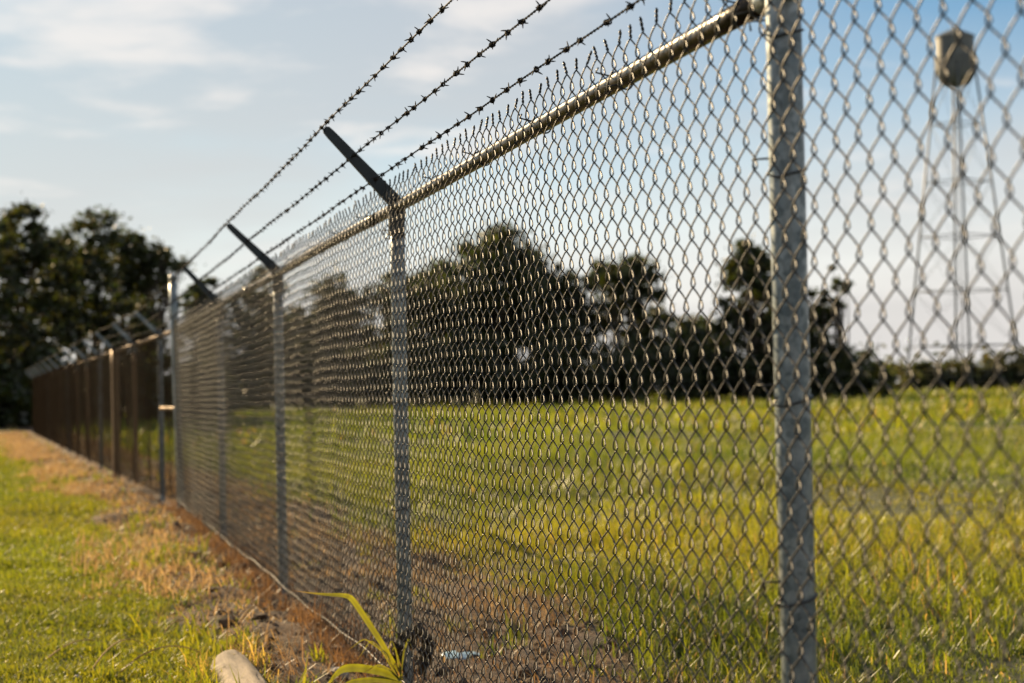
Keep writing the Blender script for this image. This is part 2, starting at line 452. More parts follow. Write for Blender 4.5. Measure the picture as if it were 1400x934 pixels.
# top rail, swaged together from lengths
rj = [-L - 0.2, -0.02, 0.02, 0.9 * L + 0.6, 2.4 * L, Y5 - Y1 - 0.03]
for a, c in ((rj[0], rj[1]), (rj[2], rj[3]), (rj[3] + 0.002, rj[4]), (rj[4] + 0.002, rj[5])):
    b = MB(); ys = np.arange(a, c, 0.25); ys = np.append(ys, c)
    b.tube([(0.0015 * math.sin(2 * y), y, ZR + 0.003 * math.sin(1.7 * y)) for y in ys], 0.0172, 18)
    b.build('top_rail', M_RAIL, fence)
b = MB(); ys = np.arange(-0.06, 0.065, 0.02)
b.tube([(0, y, ZR) for y in (-0.075, -0.0745, -0.03, 0.0)], 0.0195, 18)
b.tube([(0, y, ZR) for y in (0.0, 0.03, 0.0745, 0.075)], 0.0195, 18)
b.build('rail_end_cup', M_POST, fence)

# slanted arms with their collar on the rail
ARM = 0.295
def arm_mesh():
    b = MB()
    s = math.sqrt(0.5)
    ax = np.array([-s, 0, s]); nr = np.array([s, 0, s]); yy = np.array([0, 1.0, 0])
    # pressed channel: web plus two flanges, tapering to a rounded tip
    us = np.array([0.0, 0.04, 0.12, 0.2, 0.27, 0.287, ARM])
    wd = np.array([0.0205, 0.0195, 0.017, 0.015, 0.0135, 0.0120, 0.006])
    dpt = np.array([0.020, 0.017, 0.014, 0.012, 0.010, 0.009, 0.006])
    base = np.array([-0.004, 0, 0.012])
    prof = []
    for u, w, d in zip(us, wd, dpt):
        o = base + ax * u
        ring = [(-1, 0), (-1, 1), (-0.82, 1), (-0.82, 0.16), (0.82, 0.16), (0.82, 1), (1, 1), (1, 0)]
        prof.append([o + nr * w * q[0] + yy * (-d * 0.5 + d * q[1]) for q in ring])
    V = np.array(prof).reshape(-1, 3); k = 8; n_ = len(us)
    ii = np.arange(n_ - 1)[:, None] * k; j = np.arange(k)[None]; j2 = (j + 1) % k
    Q = np.stack([ii + j, ii + j2, ii + k + j2, ii + k + j], -1).reshape(-1, 4)
    e = (n_ - 1) * k
    Q = np.vstack([Q, [[e, e + 1, e + 2, e + 3], [e, e + 3, e + 4, e + 7], [e + 4, e + 5, e + 6, e + 7]]])
    b.add(V, Q)
    # collar round the rail, and the socket over the post
    for y0, y1, ro in ((-0.017, 0.017, 0.025),):
        th = np.linspace(0, 2 * np.pi, 25)
        pts = np.stack([0.0215 * np.cos(th), 0 * th, 0.0215 * np.sin(th)], -1)
        for ys in np.linspace(y0, y1, 6):
            b.tube(pts + np.array([0, ys, 0]), 0.0042, 6, cap=False)
    b.lathe([(0.0245, -0.085), (0.0245, -0.03), (0.0255, -0.02), (0.024, -0.008)], 18)
    b.lathe([(0.0225, -0.085), (0.0245, -0.085)], 18)
    return b
am = arm_mesh()
arm0 = None
for k in (-1, 1, 2, 3):
    if arm0 is None:
        arm0 = o = am.build('barb_arm', M_ARM, fence, smooth=False)
    else:
        o = arm0.copy(); col.objects.link(o)
    o.location = (0, k * L, ZR)
    o.rotation_euler = (0, R([0, 1.5, -1.0, 2.0][k % 4]), 0)

# barbed wire: two twisted strands with four-point barbs
def barb_mesh():
    b = MB()
    th = np.linspace(0, 2 * np.pi * 1.8, 16)
    for off, a0, y0 in ((0, 0.0, -0.004), (1, 1.5, 0.004)):
        core = np.stack([0.0038 * np.cos(th + a0), y0 + (th / th[-1] - 0.5) * 0.008, 0.0038 * np.sin(th + a0)], -1)
        a = np.array([math.cos(a0 + 0.6), 0.12, math.sin(a0 + 0.6)]); c = np.array([-math.cos(a0 - 0.5), -0.15, -math.sin(a0 - 0.5)])
        b.tube(np.vstack([core[0] + a * 0.010, core[0] + a * 0.005, core, core[-1] + c * 0.005, core[-1] + c * 0.010]),
               np.r_[0.0006, 0.0014, np.full(16, 0.0015), 0.0014, 0.0006], 5)
    return mesh_np('barb', np.vstack(b.V), [np.vstack(b.Q), np.vstack(b.T)], M_BARB)
BARB = barb_mesh()
s_ = math.sqrt(0.5)
for w, (u, ph) in enumerate(((ARM - 0.012, 0.0), (0.165, 0.05), (0.074, 0.09))):
    cx, czz = -0.004 - s_ * u - 0.012, ZR + 0.012 + s_ * u + 0.012
    def sag(y):
        q = (y / L) % 1.0
        return -0.005 * 4 * q * (1 - q)
    b = MB()
    def strand(y0, y1, st, r, k, rad, a0):
        ys = np.arange(y0, y1, st)
        an = a0 + ys * 2 * np.pi / 0.042
        return np.stack([cx + rad * np.cos(an) + 0.002 * np.sin(1.9 * ys + w), ys, czz + rad * np.sin(an) + np.array([sag(v) for v in ys]) + 0.0012 * np.sin(5 * ys + w)], -1)
    for a0 in (0, np.pi):
        b.tube(strand(-L - 0.2, 2.2 * L, 0.0053, 1, 5, 0.00125, a0), 0.00125, 5)
        b.tube(strand(2.2 * L, Y5 - Y1, 0.04, 1, 4, 0.0008, a0 * 0), 0.0018, 4)
    bw = b.build('barbed_wire', M_BARB, fence)
    far = MB()
    bV, bQ, bT = None, None, None
    for kk, y in enumerate(np.arange(-L * 0.25 + ph, Y5 - Y1 - 0.1, 0.121)):
        y = y + rng.normal(0, 0.014)
        pz = czz + sag(y) + 0.0012 * math.sin(5 * y + w); px = cx + 0.002 * math.sin(1.9 * y + w)
        if y < 2.25 * L:
            o = obj('barb', BARB, bw, (px, y, pz), (rng.normal(0, 0.12), rng.uniform(0, 6.28), rng.normal(0, 0.12)))
            sc = rng.uniform(0.9, 1.2); o.scale = (sc, 1, sc)
        else:
            for a in rng.uniform(0, 3.14) + np.array([0, 1.4]):
                v = np.array([math.cos(a), 0.1, math.sin(a)]) * 0.014
                c0 = np.array([px, y, pz]); far.tube([c0 - v, c0, c0 + v], [0.0005, 0.003, 0.0005], 4, cap=False)
    tag(far.build('barbs', M_BARB, bw), kind='stuff')

# bottom tension wire and ties
b = MB(); ys = np.arange(-L - 0.2, Y5 - Y1, 0.12)
b.tube([(XM - 0.004, y, ZB + 0.012 + 0.006 * math.sin(2.1 * y) + 0.004 * math.sin(7.3 * y)) for y in ys], 0.0015, 6)
b.build('tension_wire', M_WIRE, fence)
def hook(y, z, r, vertical):
    """a tie bent round a post (vertical) or rail and hooked over the fabric"""
    b = MB()
    th = np.linspace(-0.5 * np.pi - 0.9, 0.5 * np.pi + 0.9, 16)
    if vertical:
        p = np.stack([(r + 0.002) * np.cos(th), y + (r + 0.002) * np.sin(th), z + 0.006 * th], -1)
        e0 = np.array([XM - 0.003, p[0, 1] - 0.012, p[0, 2] + 0.002]); e1 = np.array([XM - 0.003, p[-1, 1] + 0.012, p[-1, 2]])
        p = np.vstack([e0 + (0.006, -0.002, 0.012), e0, p, e1, e1 + (0.004, 0.005, -0.012)])
    else:
        p = np.stack([(r + 0.002) * np.cos(th), y + 0.012 * th, z + (r + 0.002) * np.sin(th)], -1)
        e0 = np.array([XM - 0.004, p[0, 1], p[0, 2] - 0.006]); e1 = np.array([XM - 0.004, p[-1, 1], p[-1, 2] + 0.006])
        p = np.vstack([e0 + (0.003, 0.012, -0.010), e0, p, e1, e1 + (0.002, -0.012, 0.006)])
    b.tube(p, 0.0017, 5)
    b.build('tie_wire', M_WIRE, fence)
for k, r in ((0, 0.0245), (1, 0.0215), (2, 0.0215)):
    for z in (0.28, 0.58, 0.87, 1.17, 1.33 if k else 1.36):
        hook(k * L, z + rng.normal(0, 0.015), r, True)
for y in (0.12, 0.78, 1.36, 1.93, 2.45, 3.6, 4.2, 4.8, 5.5, 7.0): hook(y, ZR, 0.0172, False)

# ---- the fence beyond the braced corner: bends away, weathered brown
fence2 = empty('chain_link_fence', (D, Y5, 0), 'farther run of rusty chain-link fence bending away behind the tall braced post', 'fence')
fence2.rotation_euler = (0, 0, math.atan(BEND))
LEN2 = 36.0
py = [1.55, 4.3, 7.0, 9.7, 12.4, 15.2, 18.1, 21, 24, 27, 30, 33, 36]
for q, y in enumerate(py):
    post(y, ZR - 0.01 if q != 2 else ZR + 0.03, 0.024 if q != 2 else 0.045, cap=False, parent=fence2, m=M_RUST if q % 3 else M_POST)
b = MB(); b.tube([(0, y, ZR - 0.01) for y in np.arange(0.03, LEN2, 0.5)], 0.019, 10); b.build('top_rail', M_RUST, fence2)
b = MB(); b.tube([(0, y, 0.78) for y in (0.03, 0.5, 1.0, 1.53)], 0.018, 10); b.build('brace_rail', M_RUST, fence2)
ARM2 = arm0.data.copy(); ARM2.materials[0] = M_POST
for q, y in enumerate(py):
    o = arm0.copy(); o.data = ARM2; o.parent = fence2; col.objects.link(o); o.location = (0, y, ZR - 0.01); o.rotation_euler = (0, 0, 0)
for w, u in enumerate((ARM - 0.012, 0.165, 0.066)):
    b = MB(); ys = np.arange(0, LEN2, 0.3)
    b.tube([(-0.016 - s_ * u, y, ZR + 0.012 + s_ * u - 0.02 * math.sin(y) ** 2) for y in ys], 0.0028, 4)
    b.build('barbed_wire', M_BARB, fence2)
b = MB()
NHs = NH
for idx in range(0, int(LEN2 / WS)):
    b.tube(wire_path(idx, [0, 0.12, 0.5, 0.88] if idx < 400 else [0, 0.25, 0.75], twist=False, jit=False), WR, 3, cap=False)
M_WIRE2 = metal('rusty_wire', (0.009, 0.006, 0.004), (0.022, 0.014, 0.008), 0.88, 40, 0.0, spec=0.05)
tag(b.build('wire_fabric', M_WIRE2, fence2), kind='stuff')

# ------------------------------------------------------------------ trees
def ground_at(xp, dist):
    a = YAW + math.atan((xp - 700) / FPX)
    return Vector((dist * math.sin(a), dist * math.cos(a), 0))
def horizon(xp): return 467 + FPX * math.tan(PITCH) + (700 - xp) * math.tan(ROLL)
def h_for(xp, ytop, dist): return (horizon(xp) - ytop) / FPX * dist + CAMZ
def w_for(px, dist): return px / FPX * dist
def leaves(C, rad, n, lsz, rs, tint, var):
    """n leaf faces gathered round clump centres C"""
    k = rs.integers(0, len(C), n)
    d = rs.normal(0, 1, (n, 3)); d /= np.linalg.norm(d, axis=1, keepdims=True)
    P = C[k] + d * (rad[k] * np.abs(rs.normal(0, 0.62, n)))[:, None] * np.array([1, 1, 0.75])
    a = rs.normal(0, 1, (n, 3)); a[:, 2] *= 0.6; a /= np.linalg.norm(a, axis=1, keepdims=True)
    c = np.cross(a, rs.normal(0, 1, (n, 3))); c /= np.linalg.norm(c, axis=1, keepdims=True) + 1e-9
    ln = lsz * rs.uniform(0.6, 1.3, n)[:, None]; w = ln * 0.30
    V = np.stack([P - a * ln * 0.5, P + c * w, P + a * ln * 0.5, P - c * w], 1).reshape(-1, 3)
    F = np.arange(n * 4).reshape(-1, 4)
    tv = np.asarray(tint)[None] * (1 + var * rs.normal(0, 1, (n, 1))).clip(0.4, 1.8)
    tv = tv * (1 + 0.12 * rs.normal(0, 1, (n, 3))).clip(0.6, 1.4)
    return V, F, np.repeat(tv, 4, 0)
def tree(seed, base, h, w, label, clumps=70, nl=11000, lsz=0.30, trunk=0.22, open_=0.0, tint=(0.035, 0.05, 0.014), group=None, name='tree', trunk_n=1, flat=1.0):
    rs = np.random.default_rng(seed)
    t = empty(name, base, label, 'tree', group)
    zc0 = h * trunk
    # main lobes of the crown
    nlobe = rs.integers(5, 8)
    lobes = []
    for q in range(nlobe):
        a = q * 6.283 / nlobe + rs.uniform(-0.5, 0.5); rr = w * rs.uniform(0.14, 0.33)
        zz_ = zc0 + (h - zc0) * rs.uniform(0.25, 0.80)
        lobes.append((np.array([rr * math.cos(a), rr * math.sin(a), zz_]), w * rs.uniform(0.16, 0.27), (h - zc0) * rs.uniform(0.16, 0.26)))
    lobes.append((np.array([rs.uniform(-.08, .08) * w, 0, zc0 + (h - zc0) * 0.80]), w * 0.21, (h - zc0) * 0.19))
    lobes.append((np.array([0, 0, zc0 + (h - zc0) * 0.45]), w * 0.30, (h - zc0) * 0.35))
    C = []; rad = []
    for q in range(clumps):
        c, ra, rb = lobes[q % len(lobes)]
        d = rs.normal(0, 1, 3); d /= np.linalg.norm(d)
        rr = rs.uniform(0.55 + 0.3 * open_, 1.05)
        C.append(c + d * np.array([ra, ra, rb * flat]) * rr); rad.append(rs.uniform(0.05, 0.135) * w)
    C = np.array(C); rad = np.array(rad)
    C[:, 2] = np.clip(C[:, 2], zc0 * 0.75, h - rad * 0.7)
    # trunk and limbs
    b = MB(); r0 = 0.028 * h
    top = np.array([rs.uniform(-.06, .06) * w, rs.uniform(-.06, .06) * w, h * 0.72])
    pts = [np.array([0, 0, -0.3]) + (top - np.array([0, 0, -0.3])) * q + rs.normal(0, 0.018 * h, 3) * np.array([1, 1, 0]) * (q > 0) for q in np.linspace(0, 1, 7)]
    b.tube(pts, r0 * np.array([1.35, 1.0, 0.85, 0.68, 0.5, 0.33, 0.15]), 9)
    for q in range(0, len(C), max(1, len(C) // 26)):
        st = pts[1 + q % 4]; en = C[q]
        mid = (st + en) / 2 + rs.normal(0, 0.03 * h, 3)
        b.tube([st, mid, en], [r0 * 0.42, r0 * 0.25, r0 * 0.06], 5)
    b.build('trunk', M_BARK, t)
    V, F, tv = leaves(C, rad, nl, lsz, rs, tint, 0.28)
    obj('crown', mesh_np('crown', V, F, M_LEAF, tv, smooth=False), t)
    return t
def shrub(seed, base, h, w, label, group, nl=5200, lsz=0.26, tint=(0.032, 0.045, 0.014), name='shrub', cat='shrub'):
    rs = np.random.default_rng(seed)
    t = empty(name, base, label, cat, group)
    n_ = 26
    a = rs.uniform(0, 6.28, n_); rr = np.sqrt(rs.uniform(0, 1, n_)) * 0.42 * w
    zt = h * (1 - 0.55 * (rr / (0.5 * w)) ** 2) * rs.uniform(0.35, 0.92, n_)
    zt = np.where(np.arange(n_) % 2 == 0, zt, rs.uniform(0.05, 0.45, n_) * h)
    C = np.stack([rr * np.cos(a), rr * np.sin(a), np.maximum(zt, 0.08 * h)], -1)
    V, F, tv = leaves(C, np.full(n_, 0.19 * min(w, h * 1.6)), nl, lsz, rs, tint, 0.28)
    V[:, 2] = np.abs(V[:, 2])
    obj('foliage', mesh_np('foliage', V, F, M_LEAF, tv, smooth=False), t)
    b = MB()
    for q in range(0, n_, 3):
        b.tube([(0.1 * C[q, 0], 0.1 * C[q, 1], -0.1), C[q] * np.array([0.6, 0.6, 0.5]), C[q]], [0.05, 0.03, 0.01], 5)
    b.build('stems', M_BARK, t)
    return t
# (x in the photo, top y, width in photo px, distance, openness, leaves, label)
TREES = [
    (-35, 242, 130, 66, 0.0, 11000, 'tall dark tree rising above the others where the mown lawn ends'),
    (30, 284, 120, 70, 0.0, 12000, 'dense rounded tree at the far end of the lawn, beside the tallest one'),
    (110, 286, 135, 74, 0.0, 13000, 'broad leafy tree at the lawn end behind the rusty fence run'),
    (192, 306, 110, 78, 0.0, 11000, 'round-topped tree just behind the tall braced fence post'),
    (282, 372, 70, 112, 0.3, 6000, 'small distant tree seen over the rail beside the tall braced post'),
    (360, 364, 80, 110, 0.1, 7000, 'distant tree whose crown shows above the third slanted arm post'),
    (440, 372, 130, 112, 0.0, 9000, 'broad dark tree across the field, low rounded crown'),
    (525, 366, 120, 112, 0.0, 9000, 'dark tree across the field next to the tallest oak'),
    (672, 305, 175, 110, 0.15, 15000, 'tallest dark spreading tree across the field'),
    (600, 352, 110, 114, 0.1, 9000, 'dark tree leaning into the lawn side of the tallest spreading tree'),
    (738, 338, 100, 113, 0.2, 8000, 'rounded tree whose crown merges into the tallest one beside the airy tree'),
    (765, 378, 130, 112, 0.0, 9000, 'dark tree with low crown beside the tallest one across the field'),
    (868, 346, 135, 112, 0.75, 6500, 'loose airy tree with sky showing through its crown'),
    (950, 430, 110, 114, 0.1, 6000, 'low bushy tree between the airy tree and the ragged one'),
    (1030, 328, 125, 106, 0.45, 8500, 'ragged tree with drooping side branches behind the corner post'),
    (1100, 395, 105, 108, 0.5, 6000, 'thin leaning tree to the water tower side of the ragged one'),
]
for q, (xp, yt, wp, ds, op, nl, lab) in enumerate(TREES):
    tree(100 + q, ground_at(xp, ds), h_for(xp, yt, ds), w_for(wp, ds) * (1.35 if op < 0.2 else 1.12), lab, nl=int(nl * (1.6 if q > 3 else 1.25)), open_=op, trunk=0.10 if op < 0.2 else 0.25,
         lsz=(0.21 if q < 4 else 0.30) if op < 0.3 else 0.32, clumps=(230 if q < 4 else 170) if op < 0.3 else 110, group='trees along the field edge',
         tint=(0.030, 0.043, 0.013) if q > 3 else (0.032, 0.043, 0.013))
tree(160, ground_at(1143, 107), h_for(1143, 364, 107), 2.2, 'spindly little tree with a tuft of leaves on a bare stem', nl=1300, open_=0.6, trunk=0.55, clumps=14, lsz=0.3, group='trees along the field edge')
NICK = ((282, 'small tree seen over the rail'), (360, 'tree behind the third slanted arm'), (440, 'broad low-crowned tree'), (525, 'dark tree next to the tallest'), (672, 'tallest spreading tree'),
        (765, 'low-crowned tree beside the tallest'), (868, 'loose airy tree'), (950, 'low bushy tree'), (1030, 'ragged tree behind the corner post'), (1100, 'thin leaning tree'), (1160, 'spindly little tree'))
# undergrowth below the trees
SH = []
for xp in range(300, 1200, 34):
    SH.append((xp + random.uniform(-8, 8), (448 if xp < 960 else 462 if xp < 1060 else 458 + (xp - 1060) * 0.26) + random.uniform(-24, 12), 88, 106 + random.uniform(-1.5, 3)))
for q, (xp, yt, wp, ds) in enumerate(SH):
    shrub(300 + q, ground_at(xp, ds), h_for(xp, yt, ds), w_for(wp, ds), 'dark shrub at the field edge below the ' + min(NICK, key=lambda e: abs(e[0] - xp))[1], 'undergrowth shrubs across the field')
for q, xp in enumerate((-60, -30, 0, 25, 50, 80, 115, 150, 185, 215, 245, 275)):
    ds = 63 + 1.2 * q
    shrub(360 + q, ground_at(xp, ds), h_for(xp, 470 + random.uniform(-15, 15), ds), w_for(95, ds), 'dense dark shrub at the foot of the trees where the lawn ends', 'shrubs at the lawn end', nl=4500)
for q, (xp, yt, wp) in enumerate(((1235, 520, 50), (1262, 494, 60), (1300, 482, 75), (1345, 486, 70), (1385, 477, 70), (1425, 484, 80), (1480, 480, 80), (1540, 470, 90))):
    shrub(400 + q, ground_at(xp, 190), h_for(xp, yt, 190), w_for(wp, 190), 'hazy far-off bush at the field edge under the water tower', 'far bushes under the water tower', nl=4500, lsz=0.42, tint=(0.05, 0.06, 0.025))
# the wood that closes the horizon
rs = np.random.default_rng(77)
n_ = 420
az = rs.uniform(YAW - 0.9, YAW + 0.9, n_); rr = rs.uniform(330, 420, n_)
C = np.stack([rr * np.sin(az), rr * np.cos(az), rs.uniform(0.5, 4.5, n_)], -1)
V, F, tv = leaves(C, np.full(n_, 4.5), 26000, 1.5, rs, (0.05, 0.06, 0.03), 0.2)
V[:, 2] = np.abs(V[:, 2])
tag(obj('distant_wood', mesh_np('distant_wood', V, F, M_LEAF, tv, smooth=False)), 'low line of far-off wood along the horizon', 'wood', kind='stuff')

# ------------------------------------------------------------------ water tower
TD = 190.0
tp = ground_at(1316, TD)
pxm = TD / FPX
tower = empty('water_tower', tp, 'pale elevated water tank on slender braced legs beyond the field', 'water tower')
tower.rotation_euler = (0, 0, -math.atan2(tp.x, tp.y))
hz = horizon(1306)
def tz(y): return (hz - y - 8) * pxm + CAMZ
Rk = 25.5 * pxm
zt, zs, zb = tz(53), tz(95), tz(121)
b = MB()
b.lathe([(Rk, zs), (Rk * 1.0, zs + 0.02), (Rk, zt - 0.02), (Rk, zt)], 40); b.build('tank', M_TANK, tower)
b = MB(); b.lathe([(0.02, zb)] + [(Rk * math.sin(a), zs - (zs - zb) * math.cos(a) ** 0.8) for a in np.linspace(0.1, math.pi / 2, 9)], 40); b.build('tank_bottom', M_TANK, tower)
b = MB(); b.lathe([(Rk, zt - 0.06), (Rk * 1.05, zt - 0.06), (Rk * 1.05, zt + 0.04), (Rk * 0.55, tz(46)), (0.22, tz(41.5)), (0.2, tz(39)), (0.001, tz(38))], 40); b.build('roof', M_TANK, tower, smooth=False)
b = MB(); b.lathe([(Rk, zs - 0.12), (Rk * 1.07, zs - 0.12), (Rk * 1.07, zs + 0.05), (Rk, zs + 0.05)], 40); bal = b.build('balcony', M_TANK, tower, smooth=False)
b = MB()
th = np.linspace(0, 6.2832, 41)
for zz_ in (0.5, 1.0): b.tube(np.stack([Rk * 1.07 * np.cos(th), Rk * 1.07 * np.sin(th), 0 * th + zs + zz_], -1), 0.03, 4, cap=False)
for a in th[:-1:2]: b.tube([(Rk * 1.07 * math.cos(a), Rk * 1.07 * math.sin(a), zs), (Rk * 1.07 * math.cos(a), Rk * 1.07 * math.sin(a), zs + 1.0)], 0.03, 4)
b.build('railing', M_TANK, bal)
def leg_r(z):
    f = (z - 0) / (zs)
    return (Rk * 1.02) * f + (77 * pxm) * (1 - f)
ang = [R(90 + 7), R(7), R(180 + 7), R(270 + 7)]
levels = [0, tz(466), tz(393), tz(320), tz(247), tz(170), zs]
for a in ang:
    b = MB(); b.tube([(leg_r(z) * math.cos(a), leg_r(z) * math.sin(a), z) for z in (-0.3, zs * 0.5, zs + 0.3)], 0.115, 8); b.build('leg', M_TANK, tower)
for z in levels[1:-1]:
    for q in range(4):
        a, c = sorted(ang)[q], sorted(ang)[(q + 1) % 4]
        p0 = np.array([leg_r(z) * math.cos(a), leg_r(z) * math.sin(a), z]); p1 = np.array([leg_r(z) * math.cos(c), leg_r(z) * math.sin(c), z])
        b = MB(); b.tube([p0, p1], 0.05, 5); b.build('strut', M_TANK, tower)
for z0, z1 in zip(levels[:-1], levels[1:]):
    for q in range(4):
        a, c = sorted(ang)[q], sorted(ang)[(q + 1) % 4]
        for aa, cc in ((a, c), (c, a)):
            b = MB(); b.tube([(leg_r(z0) * math.cos(aa), leg_r(z0) * math.sin(aa), z0), (leg_r(z1) * math.cos(cc), leg_r(z1) * math.sin(cc), z1)], 0.016, 4); b.build('brace_rod', M_TANK, tower)
b = MB(); b.tube([(0, 0, -0.2), (0, 0, zb * 0.5), (0, 0, zb + 0.1)], 0.05, 8); b.build('riser_pipe', M_TANK, tower)

# ------------------------------------------------------------------ grass
def blades(P, h, w, lean, az, bend, tint, seg=2):
    """blade faces: base pair, middle pair, tip"""
    n_ = len(P)
    d = np.stack([np.cos(az), np.sin(az), np.zeros(n_)], -1)
    sidev = np.stack([-np.sin(az + 0.7), np.cos(az + 0.7), np.zeros(n_)], -1) * (w / 2)[:, None]
    up_ = np.array([0, 0, 1.0])
    p1 = P + d * (np.sin(lean) * h * 0.55)[:, None] + up_ * (np.cos(lean) * h * 0.55)[:, None]
    l2 = np.minimum(lean + bend, 1.75)
    p2 = p1 + d * (np.sin(l2) * h * 0.45)[:, None] + up_ * (np.cos(l2) * h * 0.45)[:, None]
    if seg == 2:
        V = np.stack([P - sidev, P + sidev, p1 - sidev * 0.85, p1 + sidev * 0.85, p2], 1).reshape(-1, 3)
        k = np.arange(n_)[:, None] * 5
        return V, [k + np.array([[0, 1, 3, 2]]), k + np.array([[2, 3, 4]])], np.repeat(tint, 5, 0)
    V = np.stack([P - sidev, P + sidev, p2], 1).reshape(-1, 3)
    return V, [np.arange(n_ * 3).reshape(-1, 3)], np.repeat(tint, 3, 0)
def scatter(n_, r0, r1, a0, a1, power=1.0):
    r = np.sqrt(rng.uniform(0, 1, n_) ** power * (r1 * r1 - r0 * r0) + r0 * r0); a = rng.uniform(a0, a1, n_)
    return r * np.sin(a), r * np.cos(a), r
def lerp(a, b, t): return np.asarray(a)[None] * (1 - t[:, None]) + np.asarray(b)[None] * t[:, None]
def put(name, x, y, h, w, lean, bend, tint, seg, label, cat, m=M_GRASS):
    P = np.stack([x, y, gh(x, y) - 0.004], -1)
    V, F, tv = blades(P, h, w, lean, rng.uniform(0, 6.28, len(x)), bend, tint, seg)
    o = obj(name, mesh_np(name, V, F, m, tv, smooth=False))
    return tag(o, label, cat, kind='stuff')
GREEN_A, GREEN_B, YEL, STRAW = (0.045, 0.082, 0.010), (0.140, 0.185, 0.014), (0.28, 0.24, 0.022), (0.36, 0.22, 0.075)
def lawn(n_, r0, r1, a0, a1, hh, ww, seg, name, label):
    x, y, r = scatter(n_, r0, r1, a0, a1)
    s = strip(x, y); sd = x - xf(y)
    k = (sd < -0.1) & (rng.uniform(0, 1, n_) > s * 0.96)
    x, y = x[k], y[k]; c = len(x)
    t = np.clip(0.5 + 1.6 * fbm(x, y, 31, 0.9) + rng.normal(0, 0.2, c), 0, 1)
    tint = lerp(GREEN_A, GREEN_B, t); u = np.clip(0.25 + 1.2 * fbm(x, y, 33, 0.6) + rng.normal(0, 0.15, c), 0, 1)
    tint = tint * (1 - u[:, None] * 0.6) + np.asarray(YEL)[None] * u[:, None] * 0.6
    clump = 0.85 + 2.0 * np.clip(fbm(x, y, 35, 3.0), -0.15, 0.6)
    put(name, x, y, hh * rng.uniform(0.5, 1.3, c) * clump, ww * rng.uniform(0.7, 1.3, c), rng.uniform(0.1, 0.9, c), rng.uniform(0.1, 0.9, c), tint, seg, label, 'grass')
lawn(130000, 4.0, 11, -0.18, 0.10, 0.045, 0.006, 2, 'lawn_grass', 'short mown green lawn beside the dead strip along the fence')
lawn(150000, 11, 28, -0.16, 0.06, 0.060, 0.015, 1, 'lawn_grass', 'mown lawn stretching along the farther fence')
lawn(60000, 28, 66, -0.16, 0.04, 0.08, 0.05, 1, 'lawn_grass', 'far lawn running up to the trees')
def field(n_, r0, r1, a0, a1, hh, ww, seg, name, label, per=1, spread=0.03):
    x, y, r = scatter(n_ // per, r0, r1, a0, a1)
    s = strip(x, y); sd = x - xf(y)
    k = (sd > 0.15) & (rng.uniform(0, 1, len(x)) > s * 0.98)
    x, y = x[k], y[k]
    th = rng.lognormal(0, 0.42, len(x)); tc_ = rng.normal(0, 0.22, len(x))
    if per > 1:
        keep = np.repeat(np.arange(len(x)), per)
        x, y, th, tc_ = x[keep] + rng.normal(0, spread, len(keep)), y[keep] + rng.normal(0, spread, len(keep)), th[keep], tc_[keep]
    c = len(x)
    t = np.clip(0.42 + 2.2 * fbm(x, y, 41, 0.4) + tc_ + rng.normal(0, 0.12, c), 0, 1)
    tint = lerp(GREEN_A, GREEN_B, t); u = np.clip(0.15 + 2.2 * fbm(x, y, 43, 0.22) + rng.normal(0, 0.18, c), 0, 1)
    tint = tint * (1 - u[:, None] * 0.45) + np.asarray(YEL)[None] * u[:, None] * 0.45
    dead = rng.uniform(0, 1, c) < (0.05 if per > 6 else 0.012)
    tint[dead] = np.asarray((0.30, 0.23, 0.10))
    tall = 0.3 + 1.35 * np.clip(0.5 + 3.0 * fbm(x, y, 45, 0.55), 0, 1)
    put(name, x, y, hh * rng.uniform(0.45, 1.3, c) * tall * th.clip(0.4, 2.0), ww * rng.uniform(0.7, 1.3, c), rng.uniform(0.0, 0.75, c), rng.uniform(0.1, 1.1, c), tint, seg, label, 'grass')
field(170000, 4.0, 12, 0.04, 0.62, 0.075, 0.0055, 2, 'field_grass', 'rough green grass in the field just inside the fence', 14, 0.028)
field(130000, 12, 32, 0.02, 0.62, 0.10, 0.015, 1, 'field_grass', 'yellow-green grass across the middle of the field', 6, 0.06)
field(80000, 32, 118, 0.0, 0.60, 0.16, 0.09, 1, 'field_grass', 'far field grass up to the trees')
field(30000, 118, 260, 0.25, 0.62, 0.22, 0.22, 1, 'field_grass', 'far grass below the water tower beyond the trees')
# dead straw on the strip
x, y, r = scatter(620000, 4.0, 55, -0.10, 0.42, 1.45)
k = (rng.uniform(0, 1, len(x)) < strip(x, y) * (0.12 + 1.9 * np.clip(0.30 + 2.6 * fbm(x, y, 51, 1.5), 0, 0.6)))
k &= rng.uniform(0, 1, len(x)) < np.clip(0.10 + np.abs(x - xf(y)) / 0.55, 0, 1)
x, y, r = x[k], y[k], r[k]; c = len(x)
tt = np.clip(0.5 + 1.3 * fbm(x, y, 53, 1.2) + rng.normal(0, 0.25, c), 0, 1)
tint = lerp((0.16, 0.095, 0.05), (0.50, 0.38, 0.20), tt) * rng.uniform(0.5, 1.2, (c, 1))
hs = 0.6 + 1.1 * np.clip(0.5 + 2 * fbm(x, y, 55, 2.2), 0, 1)
put('dead_grass', x, y, 0.06 * rng.uniform(0.4, 1.5, c) * hs, (0.0017 + 0.00032 * r) * rng.uniform(0.7, 1.4, c), rng.uniform(0.3, 1.45, c), rng.uniform(0.0, 1.0, c), tint, 2,
    'dead orange-brown grass lying on the bare strip below the fence', 'dry grass', M_STRAW)
